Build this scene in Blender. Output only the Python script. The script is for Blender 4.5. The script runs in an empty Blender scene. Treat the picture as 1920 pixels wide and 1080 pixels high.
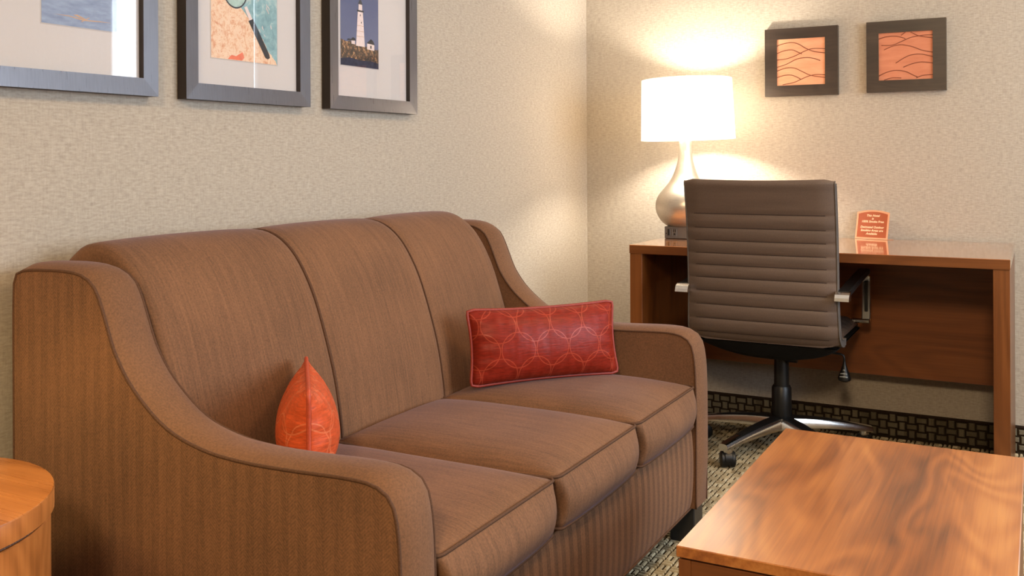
import bpy, bmesh, math, random
import numpy as np
from mathutils import Matrix, Vector

random.seed(7)
SC = bpy.context.scene
COL = SC.collection

# ------------------------------------------------------------------ camera
F_PX, PY, YAW, ROLL = 1826.8, 298.9, 0.4955, -0.0049
cam_d = bpy.data.cameras.new('camera')
cam_d.sensor_width = 36.0
cam_d.lens = F_PX / 1920 * 36.0
cam_d.shift_y = -(540 - PY) / 1920
cam_d.clip_start = 0.05
cam = bpy.data.objects.new('camera', cam_d)
COL.objects.link(cam)
fw = Vector((-math.sin(YAW), math.cos(YAW), 0))
r0 = Vector((math.cos(YAW), math.sin(YAW), 0))
u0 = r0.cross(fw)
rr = r0 * math.cos(ROLL) + u0 * math.sin(ROLL)
uu = u0 * math.cos(ROLL) - r0 * math.sin(ROLL)
cam.matrix_world = Matrix(((rr.x, uu.x, -fw.x, 1.7521), (rr.y, uu.y, -fw.y, -3.9376), (rr.z, uu.z, -fw.z, 1.0586), (0, 0, 0, 1)))
SC.camera = cam

# ------------------------------------------------------------------ light
SC.view_settings.view_transform = 'Standard'
SC.view_settings.look = 'None'
SC.view_settings.gamma = 1.0
SC.view_settings.exposure = 0.0
SC.view_settings.use_curve_mapping = False
SC.cycles.use_denoising = True
SC.cycles.max_bounces = 10
SC.cycles.diffuse_bounces = 5
SC.cycles.sample_clamp_indirect = 6.0
world = bpy.data.worlds.new('daylight')
world.use_nodes = True
world.node_tree.nodes['Background'].inputs[0].default_value = (0.75, 0.86, 1.0, 1)
world.node_tree.nodes['Background'].inputs[1].default_value = 2.5
SC.world = world


def lamp(name, kind, loc, energy, color, size=0.1, size_y=None, aim=None):
    l = bpy.data.lights.new(name, kind)
    l.energy = energy
    l.color = color
    if kind == 'AREA':
        l.shape = 'RECTANGLE' if size_y else 'DISK'
        l.size = size
        if size_y:
            l.size_y = size_y
    else:
        l.shadow_soft_size = size
    o = bpy.data.objects.new(name, l)
    o.location = loc
    if aim is not None:
        o.rotation_euler = Vector(aim).to_track_quat('-Z', 'Y').to_euler()
    COL.objects.link(o)
    return o


# daylight through the window in the back wall (right of the frame) and the window in the right wall
lamp('window_light_back', 'AREA', (2.76, 0.16, 1.35), 70, (0.80, 0.90, 1.0), 1.4, 1.9, (0, -1, 0))
lamp('window_light_right', 'AREA', (3.78, -1.75, 1.5), 100, (0.74, 0.86, 1.0), 2.0, 1.4, (-1, 0, 0))
# warm ceiling fixture
lamp('ceiling_lamp', 'AREA', (2.0, -1.75, 2.5), 20, (1.0, 0.64, 0.28), 0.6, None, (0, 0, -1))
lamp('front_fill_light', 'AREA', (1.9, -5.1, 2.40), 70, (1.0, 0.74, 0.45), 0.5, None, (0, 1.3, -1))  # unseen warm fill, added above and behind the camera to brighten under the desk
# shaded lamp that stands on the round end table, left of the frame: its light leaves downwards
end_l = lamp('end_table_bulb', 'SPOT', (0.20, -3.36, 1.10), 13, (1.0, 0.78, 0.34), 0.07, None, (0.05, 0.10, -1))
end_l.data.spot_size = 2.5
end_l.data.spot_blend = 0.6
# bulb inside the desk lamp's shade
lamp('desk_lamp_bulb', 'POINT', (0.545, -0.275, 1.25), 30, (1.0, 0.90, 0.76), 0.035)


# ------------------------------------------------------------------ node helpers
def lin(c):
    return tuple(((x / 255) / 12.92 if x / 255 <= 0.04045 else ((x / 255 + 0.055) / 1.055) ** 2.4) for x in c) + (1.0,)


class N:
    def __init__(s, name):
        s.m = bpy.data.materials.new(name)
        s.m.use_nodes = True
        s.t = s.m.node_tree
        s.b = s.t.nodes['Principled BSDF']

    def node(s, typ, **kw):
        n = s.t.nodes.new(typ)
        for k, v in kw.items():
            setattr(n, k, v)
        return n

    def link(s, a, b):
        s.t.links.new(a, b)

    def val(s, sock, v):
        if hasattr(v, 'is_linked') or isinstance(v, bpy.types.NodeSocket):
            s.link(v, sock)
        else:
            sock.default_value = v

    def math(s, op, a, b=0.0, c=None):
        n = s.node('ShaderNodeMath', operation=op)
        s.val(n.inputs[0], a)
        s.val(n.inputs[1], b)
        if c is not None:
            s.val(n.inputs[2], c)
        return n.outputs[0]

    def coord(s, scale=(1, 1, 1), rot=(0, 0, 0), loc=(0, 0, 0), kind='Object'):
        tc = s.node('ShaderNodeTexCoord')
        mp = s.node('ShaderNodeMapping')
        s.link(tc.outputs[kind], mp.inputs[0])
        mp.inputs[1].default_value = loc
        mp.inputs[2].default_value = rot
        mp.inputs[3].default_value = scale
        return mp.outputs[0]

    def sep(s, v):
        n = s.node('ShaderNodeSeparateXYZ')
        s.link(v, n.inputs[0])
        return n.outputs

    def noise(s, vec, scale=5, detail=3, rough=0.55, dist=0.0):
        n = s.node('ShaderNodeTexNoise')
        s.link(vec, n.inputs['Vector'])
        n.inputs['Scale'].default_value = scale
        n.inputs['Detail'].default_value = detail
        n.inputs['Roughness'].default_value = rough
        n.inputs['Distortion'].default_value = dist
        return n.outputs['Fac']

    def ramp(s, fac, stops, interp='LINEAR'):
        n = s.node('ShaderNodeValToRGB')
        s.link(fac, n.inputs[0])
        cr = n.color_ramp
        cr.interpolation = interp
        while len(cr.elements) < len(stops):
            cr.elements.new(0.5)
        for e, (p, c) in zip(cr.elements, stops):
            e.position = p
            e.color = c
        return n.outputs[0]

    def mix(s, fac, a, b, mode='MIX'):
        n = s.node('ShaderNodeMix', data_type='RGBA', blend_type=mode)
        s.val(n.inputs[0], fac)
        s.val(n.inputs[6], a)
        s.val(n.inputs[7], b)
        return n.outputs[2]

    def bump(s, h, strength=0.3, dist=0.002):
        n = s.node('ShaderNodeBump')
        s.link(h, n.inputs['Height'])
        n.inputs['Strength'].default_value = strength
        n.inputs['Distance'].default_value = dist
        s.link(n.outputs[0], s.b.inputs['Normal'])

    def set(s, **kw):
        for k, v in kw.items():
            s.val(s.b.inputs[k.replace('_', ' ')], v)
        return s.m


def plain(name, rgb, rough=0.5, metal=0.0, spec=0.5, var=0.08, scale=40):
    n = N(name)
    c = lin(rgb)
    f = n.noise(n.coord(), scale, 3)
    dark = tuple(x * (1 - var) for x in c[:3]) + (1,)
    lite = tuple(min(1, x * (1 + var)) for x in c[:3]) + (1,)
    n.set(Base_Color=n.ramp(f, [(0.3, dark), (0.7, lite)]), Roughness=rough, Metallic=metal)
    n.b.inputs['Specular IOR Level'].default_value = spec
    return n.m


def wallpaper():
    n = N('woven_wallpaper')
    tc = n.coord()
    x, y, z = n.sep(tc)
    cmb = n.node('ShaderNodeCombineXYZ')
    n.link(n.math('ADD', x, y), cmb.inputs[0])
    n.link(z, cmb.inputs[2])
    mp = n.node('ShaderNodeMapping')
    n.link(cmb.outputs[0], mp.inputs[0])
    mp.inputs[3].default_value = (55, 1, 210)
    f1 = n.noise(mp.outputs[0], 1.0, 4, 0.65)
    mp2 = n.node('ShaderNodeMapping')
    n.link(cmb.outputs[0], mp2.inputs[0])
    mp2.inputs[3].default_value = (240, 1, 40)
    f2 = n.noise(mp2.outputs[0], 1.0, 3, 0.6)
    f = n.math('ADD', n.math('MULTIPLY', f1, 0.7), n.math('MULTIPLY', f2, 0.3))
    n.set(Base_Color=n.ramp(f, [(0.33, lin((156, 145, 130))), (0.5, lin((174, 163, 148))), (0.66, lin((187, 177, 162)))]), Roughness=0.8)
    n.b.inputs['Specular IOR Level'].default_value = 0.2
    n.bump(f, 0.22, 0.0012)
    return n.m


def fabric(name, axis, stripe=0.6, streak_w=0.35, twill=0.0, base=(112, 79, 55)):
    """brown upholstery; axis = the direction across the woven stripes (0 x, 1 y)"""
    n = N(name)
    tc = n.coord()
    xyz = n.sep(tc)
    a = xyz[axis]
    band = n.math('GREATER_THAN', n.math('MODULO', n.math('ADD', a, 50.0), 0.036), 0.018)
    fine = n.noise(n.coord((260, 260, 260)), 1.0, 2, 0.7)
    soft = n.noise(n.coord((5, 5, 5)), 1.0, 2, 0.5)
    h = n.math('ADD', n.math('MULTIPLY', fine, 0.45), n.math('MULTIPLY', soft, 0.25))
    h = n.math('ADD', h, n.math('ADD', n.math('MULTIPLY', band, 0.16 * stripe), 0.15 - 0.08 * stripe))
    if streak_w:
        sc = [9, 9, 9]
        sc[axis] = 190
        h = n.math('ADD', h, n.math('MULTIPLY', n.math('SUBTRACT', n.noise(n.coord(tuple(sc)), 1.0, 3, 0.6), 0.5), streak_w))
    if twill:
        other = n.math('ADD', xyz[2], xyz[1 - axis])
        tw = n.math('SINE', n.math('MULTIPLY', n.math('ADD', other, n.math('PINGPONG', a, 0.018)), 2 * math.pi / 0.006))
        h = n.math('ADD', h, n.math('MULTIPLY', tw, twill))
    c = np.array(base, float)
    col = n.ramp(h, [(0.22, lin(c * 0.66)), (0.48, lin(c)), (0.78, lin(np.minimum(255, c * 1.28)))])
    n.set(Base_Color=col, Roughness=0.8)
    n.b.inputs['Specular IOR Level'].default_value = 0.2
    n.b.inputs['Sheen Weight'].default_value = 0.15
    n.b.inputs['Sheen Roughness'].default_value = 0.4
    n.b.inputs['Sheen Tint'].default_value = lin((205, 190, 215))
    n.bump(h, 0.3, 0.001)
    return n.m


def wood(name, axis, stops, rough=0.3, scale=1.0, coat=0.0, spec=0.5):
    """veneer with grain along axis (0 x, 1 y, 2 z)"""
    n = N(name)
    sc = [6.0 * scale] * 3
    sc[axis] = 1.5 * scale
    v = n.coord(tuple(sc))
    big = n.noise(v, 1.0, 1.5, 0.45, 0.5)
    rings = n.math('ADD', n.math('MULTIPLY', n.math('SINE', n.math('MULTIPLY', big, 62.0)), 0.5), 0.5)
    sc2 = [170.0] * 3
    sc2[axis] = 3.0
    fine = n.noise(n.coord(tuple(sc2)), 1.0, 4, 0.65)
    sc3 = [8.0 * scale] * 3
    sc3[axis] = 0.9 * scale
    tone = n.noise(n.coord(tuple(sc3), loc=(3.1, 1.7, 5.2)), 1.0, 3, 0.55)
    f = n.math('ADD', n.math('MULTIPLY', rings, 0.09), n.math('MULTIPLY', fine, 0.30))
    f = n.math('ADD', f, n.math('MULTIPLY', tone, 0.61))
    col = n.ramp(f, stops)
    n.set(Base_Color=col, Roughness=n.math('ADD', n.math('MULTIPLY', fine, 0.08), rough - 0.04))
    n.b.inputs['Coat Weight'].default_value = coat
    n.b.inputs['Coat Roughness'].default_value = rough * 0.6
    n.b.inputs['Specular IOR Level'].default_value = spec
    n.bump(fine, 0.06, 0.0006)
    return n.m


def satin(name, base, ring):
    n = N(name)
    v = n.coord()
    x, y, z = n.sep(v)

    def lattice(ox, oz):
        ax = n.math('SUBTRACT', n.math('MODULO', n.math('ADD', x, 9.5 + ox), 0.095), 0.0475)
        az = n.math('SUBTRACT', n.math('MODULO', n.math('ADD', z, 13.0 + oz), 0.130), 0.065)
        d = n.math('SQRT', n.math('ADD', n.math('MULTIPLY', ax, ax), n.math('MULTIPLY', az, az)))
        return n.math('LESS_THAN', n.math('ABSOLUTE', n.math('SUBTRACT', d, 0.0455)), 0.0012)
    rg = n.math('MAXIMUM', lattice(0.0, 0.012), lattice(0.0475, 0.077))
    slub = n.noise(n.coord((40, 40, 260)), 1.0, 3, 0.6)
    b = np.array(base, float)
    col = n.ramp(slub, [(0.25, lin(b * 0.80)), (0.55, lin(b)), (0.8, lin(np.minimum(255, b * 1.13)))])
    n.set(Base_Color=n.mix(n.math('MULTIPLY', rg, 0.5), col, lin(ring)), Roughness=n.math('SUBTRACT', 0.42, n.math('MULTIPLY', rg, 0.12)))
    n.b.inputs['Specular IOR Level'].default_value = 0.18
    n.b.inputs['Sheen Weight'].default_value = 0.05
    n.b.inputs['Sheen Tint'].default_value = lin((255, 120, 80))
    wr = n.noise(n.coord((22, 22, 9)), 1.0, 2, 0.5)
    n.bump(n.math('ADD', n.math('MULTIPLY', slub, 0.12), wr), 0.45, 0.010)
    return n.m


def brushed(name, rgb, rough=0.35, metal=0.85, axis=2):
    n = N(name)
    sc = [400.0] * 3
    sc[axis] = 10.0
    f = n.noise(n.coord(tuple(sc)), 1.0, 2, 0.6)
    c = np.array(rgb, float)
    n.set(Base_Color=n.ramp(f, [(0.3, lin(c * 0.96)), (0.7, lin(np.minimum(255, c * 1.03)))]), Metallic=metal, Roughness=n.math('ADD', n.math('MULTIPLY', f, 0.15), rough - 0.07))
    return n.m


def leather(name, rgb):
    n = N(name)
    f = n.noise(n.coord((1, 1, 1)), 380, 3, 0.6)
    g = n.noise(n.coord((3, 3, 40)), 1.0, 3, 0.6)
    c = np.array(rgb, float)
    col = n.ramp(n.math('ADD', n.math('MULTIPLY', f, 0.5), n.math('MULTIPLY', g, 0.5)), [(0.3, lin(c * 0.86)), (0.7, lin(np.minimum(255, c * 1.12)))])
    n.set(Base_Color=col, Roughness=0.52)
    n.b.inputs['Specular IOR Level'].default_value = 0.4
    n.bump(f, 0.12, 0.0006)
    return n.m


def clear_glass(name):
    n = N(name)
    t = n.t
    tr = n.node('ShaderNodeBsdfTransparent')
    gl = n.node('ShaderNodeBsdfGlossy')
    gl.inputs['Roughness'].default_value = 0.0
    lw = n.node('ShaderNodeLayerWeight')
    lw.inputs[0].default_value = 0.5
    fr = n.math('ADD', n.math('MULTIPLY', n.math('POWER', lw.outputs['Facing'], 5.0), 0.92), 0.045)
    mx = n.node('ShaderNodeMixShader')
    n.link(fr, mx.inputs[0])
    n.link(tr.outputs[0], mx.inputs[1])
    n.link(gl.outputs[0], mx.inputs[2])
    n.link(mx.outputs[0], t.nodes['Material Output'].inputs[0])
    return n.m


def shade_mat():
    n = N('white_linen_shade')
    f = n.noise(n.coord((60, 60, 500)), 1.0, 3, 0.6)
    col = n.ramp(f, [(0.3, lin((238, 232, 222))), (0.7, lin((252, 249, 243)))])
    d = n.node('ShaderNodeBsdfDiffuse')
    tl = n.node('ShaderNodeBsdfTranslucent')
    n.link(col, d.inputs[0])
    n.link(col, tl.inputs[0])
    mx = n.node('ShaderNodeMixShader')
    mx.inputs[0].default_value = 0.70
    n.link(d.outputs[0], mx.inputs[1])
    n.link(tl.outputs[0], mx.inputs[2])
    n.link(mx.outputs[0], n.t.nodes['Material Output'].inputs[0])
    return n.m


def curtain_mat():
    return plain('grey_blue_curtain_cloth', (182, 184, 190), 0.9, 0, 0.1, 0.1, 60)


WOOD_ORANGE = [(0.28, lin((96, 52, 20))), (0.42, lin((146, 84, 36))), (0.54, lin((174, 107, 50))), (0.70, lin((198, 134, 70)))]
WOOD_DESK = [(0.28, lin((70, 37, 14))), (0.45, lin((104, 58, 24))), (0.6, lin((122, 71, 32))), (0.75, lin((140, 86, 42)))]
WOOD_END = [(0.28, lin((120, 66, 26))), (0.45, lin((170, 102, 48))), (0.6, lin((192, 120, 60))), (0.75, lin((208, 140, 78)))]
M = {
    'wall': wallpaper(),
    'ceil': plain('ceiling_paint', (236, 232, 224), 0.9, 0, 0.2, 0.02),
    'carpet_base': plain('carpet_backing', (62, 51, 36), 1.0, 0, 0.0, 0.25, 300),
    'base_top': plain('carpet_binding', (46, 34, 26), 0.9, 0, 0.1, 0.2, 200),
    'fab_x': fabric('herringbone_across_x', 0, 0.3, 0.25, 0.05),
    'fab_y': fabric('herringbone_across_y', 1, 1.0, 0.25),
    'fab_band': fabric('herringbone_arm_band', 1, 0.0, 0.0),
    'fab_seat': fabric('herringbone_seat', 1, 0.12, 0.35),
    'piping': plain('fabric_piping', (88, 62, 46), 0.85, 0, 0.15, 0.2, 400),
    'dark_leg': plain('black_lacquer', (40, 38, 36), 0.35, 0, 0.5, 0.1),
    'wood_ct': wood('coffee_table_veneer', 1, WOOD_ORANGE, 0.34, 1.0, 0.65),
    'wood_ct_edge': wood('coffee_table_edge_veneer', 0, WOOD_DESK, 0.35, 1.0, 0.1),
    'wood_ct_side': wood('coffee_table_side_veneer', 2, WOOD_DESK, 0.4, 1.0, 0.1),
    'wood_desk_top': wood('desk_top_veneer', 0, WOOD_ORANGE, 0.12, 1.0, 1.0),
    'wood_desk_x': wood('desk_edge_veneer', 0, WOOD_DESK, 0.32, 1.0, 0.1),
    'wood_desk_z': wood('desk_leg_veneer', 2, WOOD_DESK, 0.32, 1.0, 0.1),
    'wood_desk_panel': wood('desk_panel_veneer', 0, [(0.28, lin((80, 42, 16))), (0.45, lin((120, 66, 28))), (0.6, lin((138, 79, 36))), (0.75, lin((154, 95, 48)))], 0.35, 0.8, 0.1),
    'wood_end_top': wood('end_table_top_veneer', 0, WOOD_END, 0.28, 1.0, 0.2),
    'wood_end_side': wood('end_table_side_veneer', 2, WOOD_END, 0.35, 1.0, 0.1),
    'groove': plain('dark_reveal', (40, 22, 12), 0.5, 0, 0.4, 0.1),
    'steel_line': brushed('thin_metal_inlay', (190, 188, 190), 0.25, 0.9, 0),
    'satin': satin('red_satin_rings', (130, 36, 22), (182, 80, 56)),
    'satin2': satin('orange_red_satin_rings', (196, 80, 42), (216, 126, 88)),
    'satin_pipe': plain('red_satin_cord', (138, 44, 30), 0.55, 0, 0.5, 0.15, 200),
    'satin_pipe2': plain('orange_satin_cord', (178, 70, 42), 0.5, 0, 0.4, 0.15, 200),
    'nickel': brushed('brushed_nickel', (200, 190, 176), 0.34, 0.8, 0),
    'pewter': plain('pewter_plastic', (112, 104, 98), 0.4, 0.3, 0.5, 0.05),
    'black': plain('black_plastic', (22, 21, 20), 0.4, 0, 0.5, 0.1),
    'black_matte': plain('black_matte_cloth', (14, 12, 11), 0.8, 0, 0.2, 0.1),
    'chrome': plain('chrome', (226, 224, 220), 0.2, 1.0, 0.5, 0.02),
    'grey_mark': plain('grey_icon_print', (170, 174, 172), 0.5, 0, 0.4, 0.02),
    'leather': leather('taupe_leather', (92, 75, 64)),
    'leather_side': leather('grey_leather_side', (88, 80, 74)),
    'stitch': plain('dark_stitching', (52, 40, 36), 0.8, 0, 0.2, 0.1),
    'pframe': brushed('dark_gunmetal_frame', (116, 116, 122), 0.30, 0.75, 2),
    'pframe_side': plain('dark_frame_side', (44, 34, 28), 0.5, 0, 0.4, 0.1),
    'mat_board': plain('white_mat_board', (204, 197, 194), 0.9, 0, 0.1, 0.015, 200),
    'mat_bevel': plain('mat_bevel', (188, 180, 176), 0.9, 0, 0.1, 0.01),
    'glass': clear_glass('picture_glass'),
    'aframe': wood('espresso_frame', 0, [(0.28, lin((34, 24, 18))), (0.5, lin((50, 38, 30))), (0.7, lin((66, 52, 42)))], 0.4, 2.0, 0.1),
    'art_line': plain('brown_print_line', (128, 66, 42), 0.5, 0, 0.4, 0.05),
    'card_white': plain('card_white_edge', (206, 148, 112), 0.4, 0, 0.5, 0.01),
    'card_orange': plain('card_orange_print', (152, 70, 30), 0.35, 0, 0.5, 0.04),
    'card_text': plain('card_cream_lettering', (238, 208, 172), 0.5, 0, 0.4, 0.01),
    'shade': shade_mat(),
    'white_paint': plain('white_paint', (238, 238, 235), 0.4, 0, 0.5, 0.01),
    'curtain': curtain_mat(),
}


# ------------------------------------------------------------------ mesh helpers (all vertices in world metres)
ORIGIN = {}


def tag(o, label=None, cat=None, group=None, kind=None):
    if label:
        o['label'] = label
    if cat:
        o['category'] = cat
    if group:
        o['group'] = group
    if kind:
        o['kind'] = kind
    return o


def thing(name, loc, label, cat, group=None):
    o = bpy.data.objects.new(name, None)
    o.empty_display_size = 0.05
    o.location = loc
    COL.objects.link(o)
    ORIGIN[o.name] = np.array(loc, float)
    return tag(o, label, cat, group)


def obj(name, geo, mats, parent=None, smooth=False, origin=None, auto=None):
    """geo = (verts, faces[, material index per face])"""
    verts = np.asarray(geo[0], float)
    if parent is not None:
        org = ORIGIN[parent.name]
    else:
        org = np.array(origin if origin is not None else (0, 0, 0), float)
    me = bpy.data.meshes.new(name)
    me.from_pydata((verts - org).tolist(), [], [list(f) for f in geo[1]])
    mats = mats if isinstance(mats, (list, tuple)) else [mats]
    for m in mats:
        me.materials.append(M[m])
    if len(geo) > 2 and geo[2] is not None:
        me.polygons.foreach_set('material_index', list(geo[2]))
    bm = bmesh.new()
    bm.from_mesh(me)
    bmesh.ops.recalc_face_normals(bm, faces=bm.faces)
    bm.to_mesh(me)
    bm.free()
    if smooth:
        me.polygons.foreach_set('use_smooth', [True] * len(me.polygons))
        if auto:
            bm = bmesh.new()
            bm.from_mesh(me)
            for e in bm.edges:
                if len(e.link_faces) == 2 and e.calc_face_angle(0) > auto:
                    e.smooth = False
            bm.to_mesh(me)
            bm.free()
    me.update()
    o = bpy.data.objects.new(name, me)
    COL.objects.link(o)
    if parent is not None:
        o.parent = parent
        ORIGIN[o.name] = org
    else:
        o.location = org
        ORIGIN[o.name] = org
    return o


def join(*geos):
    V, Fc, Mi = [], [], []
    n = 0
    for g in geos:
        V.extend(np.asarray(g[0], float).tolist())
        Fc.extend([tuple(i + n for i in f) for f in g[1]])
        Mi.extend(list(g[2]) if len(g) > 2 and g[2] is not None else [0] * len(g[1]))
        n += len(g[0])
    return V, Fc, Mi


def withmat(g, i):
    return g[0], g[1], [i] * len(g[1])


def box(lo, hi, bevel=0.0, seg=2):
    bm = bmesh.new()
    bmesh.ops.create_cube(bm, size=1.0)
    lo, hi = Vector(lo), Vector(hi)
    for v in bm.verts:
        v.co = Vector(((lo[i] + hi[i]) / 2 + v.co[i] * (hi[i] - lo[i]) for i in range(3)))
    if bevel:
        bmesh.ops.bevel(bm, geom=list(bm.edges), offset=bevel, segments=seg, affect='EDGES', profile=0.5)
    bm.verts.ensure_lookup_table()
    bm.verts.index_update()
    V = [tuple(v.co) for v in bm.verts]
    Fc = [tuple(v.index for v in f.verts) for f in bm.faces]
    bm.free()
    return V, Fc


def tube(pts, r, segs=8, closed=False):
    P = np.asarray(pts, float)
    n = len(P)
    V, Fc = [], []
    up = None
    for i in range(n):
        if closed:
            t = P[(i + 1) % n] - P[i - 1]
        else:
            t = P[min(i + 1, n - 1)] - P[max(i - 1, 0)]
        t = t / (np.linalg.norm(t) + 1e-12)
        if up is None:
            up = np.array([0, 0, 1.0]) if abs(t[2]) < 0.9 else np.array([0, 1.0, 0])
        a = up - t * (up @ t)
        if np.linalg.norm(a) < 1e-5:
            a = np.array([1.0, 0, 0]) - t * t[0]
        a /= np.linalg.norm(a)
        up = a
        b = np.cross(t, a)
        ri = r[i] if hasattr(r, '__len__') else r
        for k in range(segs):
            an = 2 * math.pi * k / segs
            V.append(P[i] + ri * (math.cos(an) * a + math.sin(an) * b))
    m = n if closed else n - 1
    for i in range(m):
        j = (i + 1) % n
        for k in range(segs):
            l = (k + 1) % segs
            Fc.append((i * segs + k, i * segs + l, j * segs + l, j * segs + k))
    if not closed:
        Fc.append(tuple(range(segs - 1, -1, -1)))
        Fc.append(tuple((n - 1) * segs + k for k in range(segs)))
    return V, Fc


def lathe(prof, c, segs=48, cap=True):
    V, Fc = [], []
    n = len(prof)
    for r, z in prof:
        for k in range(segs):
            a = 2 * math.pi * k / segs
            V.append((c[0] + r * math.cos(a), c[1] + r * math.sin(a), c[2] + z))
    for i in range(n - 1):
        for k in range(segs):
            l = (k + 1) % segs
            Fc.append((i * segs + k, i * segs + l, (i + 1) * segs + l, (i + 1) * segs + k))
    if cap:
        Fc.append(tuple(range(segs - 1, -1, -1)))
        Fc.append(tuple((n - 1) * segs + k for k in range(segs)))
    return V, Fc


def grid(fn, nu, nv, cu=False, cv=False):
    V = [fn(i, j) for i in range(nu) for j in range(nv)]
    Fc = []
    for i in range(nu if cu else nu - 1):
        for j in range(nv if cv else nv - 1):
            a, b = (i + 1) % nu, (j + 1) % nv
            Fc.append((i * nv + j, a * nv + j, a * nv + b, i * nv + b))
    return V, Fc


def spline(pts, n, closed=False):
    """Catmull-Rom through pts, resampled evenly to n points"""
    P = np.asarray(pts, float)
    out = []
    m = len(P)
    for i in range(m if closed else m - 1):
        if closed:
            p0, p1, p2, p3 = P[i - 1], P[i], P[(i + 1) % m], P[(i + 2) % m]
        else:
            p1, p2 = P[i], P[i + 1]
            p0 = P[i - 1] if i > 0 else 2 * p1 - p2
            p3 = P[i + 2] if i + 2 < m else 2 * p2 - p1
        for k in range(24):
            t = k / 24
            out.append(0.5 * (2 * p1 + (p2 - p0) * t + (2 * p0 - 5 * p1 + 4 * p2 - p3) * t * t + (3 * p1 - p0 - 3 * p2 + p3) * t ** 3))
    if not closed:
        out.append(P[-1])
    out = np.array(out)
    if closed:
        out = np.vstack([out, out[:1]])
    s = np.r_[0, np.cumsum(np.linalg.norm(np.diff(out, axis=0), axis=1))]
    q = np.linspace(0, s[-1], n + 1 if closed else n)
    if closed:
        q = q[:-1]
    return np.stack([np.interp(q, s, out[:, k]) for k in range(out.shape[1])], 1)


def poly(pts, depth_vec):
    """prism from a planar polygon"""
    P = np.asarray(pts, float)
    d = np.asarray(depth_vec, float)
    n = len(P)
    V = np.vstack([P, P + d]).tolist()
    Fc = [tuple(range(n)), tuple(range(2 * n - 1, n - 1, -1))]
    for i in range(n):
        j = (i + 1) % n
        Fc.append((i, j, n + j, n + i))
    return V, Fc


def rot_geo(g, mat):
    return [tuple(mat @ Vector(v)) for v in g[0]], g[1], (g[2] if len(g) > 2 else None)


# ------------------------------------------------------------------ room
X1, Y0, H = 3.65, -6.0, 2.55


def structure(name, geo, mats, **kw):
    o = obj(name, geo, mats, **kw)
    o['kind'] = 'structure'
    return o


WB = (1.96, 3.52, 0.30, 2.30)     # window in the back wall: x0 x1 z0 z1
WR = (-2.8, -0.7, 0.8, 2.2)      # window in the right wall: y0 y1 z0 z1
structure('wall_left', box((-0.12, Y0, -0.05), (0, 0.12, H)), 'wall')
structure('wall_back', join(box((0, 0, -0.05), (WB[0], 0.12, H)), box((WB[1], 0, -0.05), (X1, 0.12, H)),
                            box((WB[0], 0, -0.05), (WB[1], 0.12, WB[2])), box((WB[0], 0, WB[3]), (WB[1], 0.12, H))), 'wall')
structure('wall_right', join(box((X1, Y0, -0.05), (X1 + 0.12, WR[0], H)), box((X1, WR[1], -0.05), (X1 + 0.12, 0.12, H)),
                             box((X1, WR[0], -0.05), (X1 + 0.12, WR[1], WR[2])), box((X1, WR[0], WR[3]), (X1 + 0.12, WR[1], H))), 'wall')
structure('wall_front', box((-0.12, Y0 - 0.12, -0.05), (X1 + 0.12, Y0, H)), 'wall')
structure('ceiling', box((-0.12, Y0 - 0.12, H), (X1 + 0.12, 0.12, H + 0.1)), 'ceil')


def window(name, corner, along, inward, w, z0, z1):
    a, i = np.array(along, float), np.array(inward, float)
    c = np.array(corner, float)

    def b(s0, s1, d0, d1, za, zb):
        p, q = c + a * s0 + i * d0, c + a * s1 + i * d1
        return box((min(p[0], q[0]), min(p[1], q[1]), za), (max(p[0], q[0]), max(p[1], q[1]), zb), 0.004, 1)
    fr = join(b(0, 0.05, -0.09, -0.03, z0, z1), b(w - 0.05, w, -0.09, -0.03, z0, z1), b(0.05, w - 0.05, -0.09, -0.03, z0, z0 + 0.05), b(0.05, w - 0.05, -0.09, -0.03, z1 - 0.05, z1))
    o = structure(name, fr, 'white_paint', origin=tuple(c) + () if len(c) == 3 else None)
    obj('pane', b(0.05, w - 0.05, -0.063, -0.058, z0 + 0.05, z1 - 0.05), 'glass', o)
    return o


w1 = window('window_1', (WB[0], 0, 0), (1, 0, 0), (0, -1, 0), WB[1] - WB[0], WB[2], WB[3])
w2 = window('window_2', (X1, WR[0], 0), (0, 1, 0), (-1, 0, 0), WR[1] - WR[0], WR[2], WR[3])
obj('mullion', box((X1 + 0.03, -1.78, WR[2] + 0.05), (X1 + 0.09, -1.72, WR[3] - 0.05), 0.004, 1), 'white_paint', w2)


def curtain(x0, x1, parent):
    n = int((x1 - x0) / 0.012)
    pts = [(x0 + (x1 - x0) * k / n, -0.06 + 0.02 * math.sin(k * 0.95) + 0.006 * math.sin(k * 0.37)) for k in range(n + 1)]
    f = [(p[0], p[1] - 0.002) for p in pts] + [(p[0], p[1] + 0.002) for p in reversed(pts)]
    return obj('curtain', grid(lambda i, j: (f[i][0], f[i][1], 0.06 if j == 0 else 2.42), len(f), 2, cu=True), 'curtain', parent, True)


curtain(1.935, 2.81, w1)
curtain(3.03, 3.58, w1)
obj('curtain_rod', tube([(1.90, -0.06, 2.43), (3.62, -0.06, 2.43)], 0.012, 10), 'steel_line', w1, True)

# carpet: flat backing with a basket weave of raised loops on it
floor = structure('floor', box((-0.12, Y0 - 0.12, -0.05), (X1 + 0.12, 0.12, 0.0)), 'carpet_base')


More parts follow.
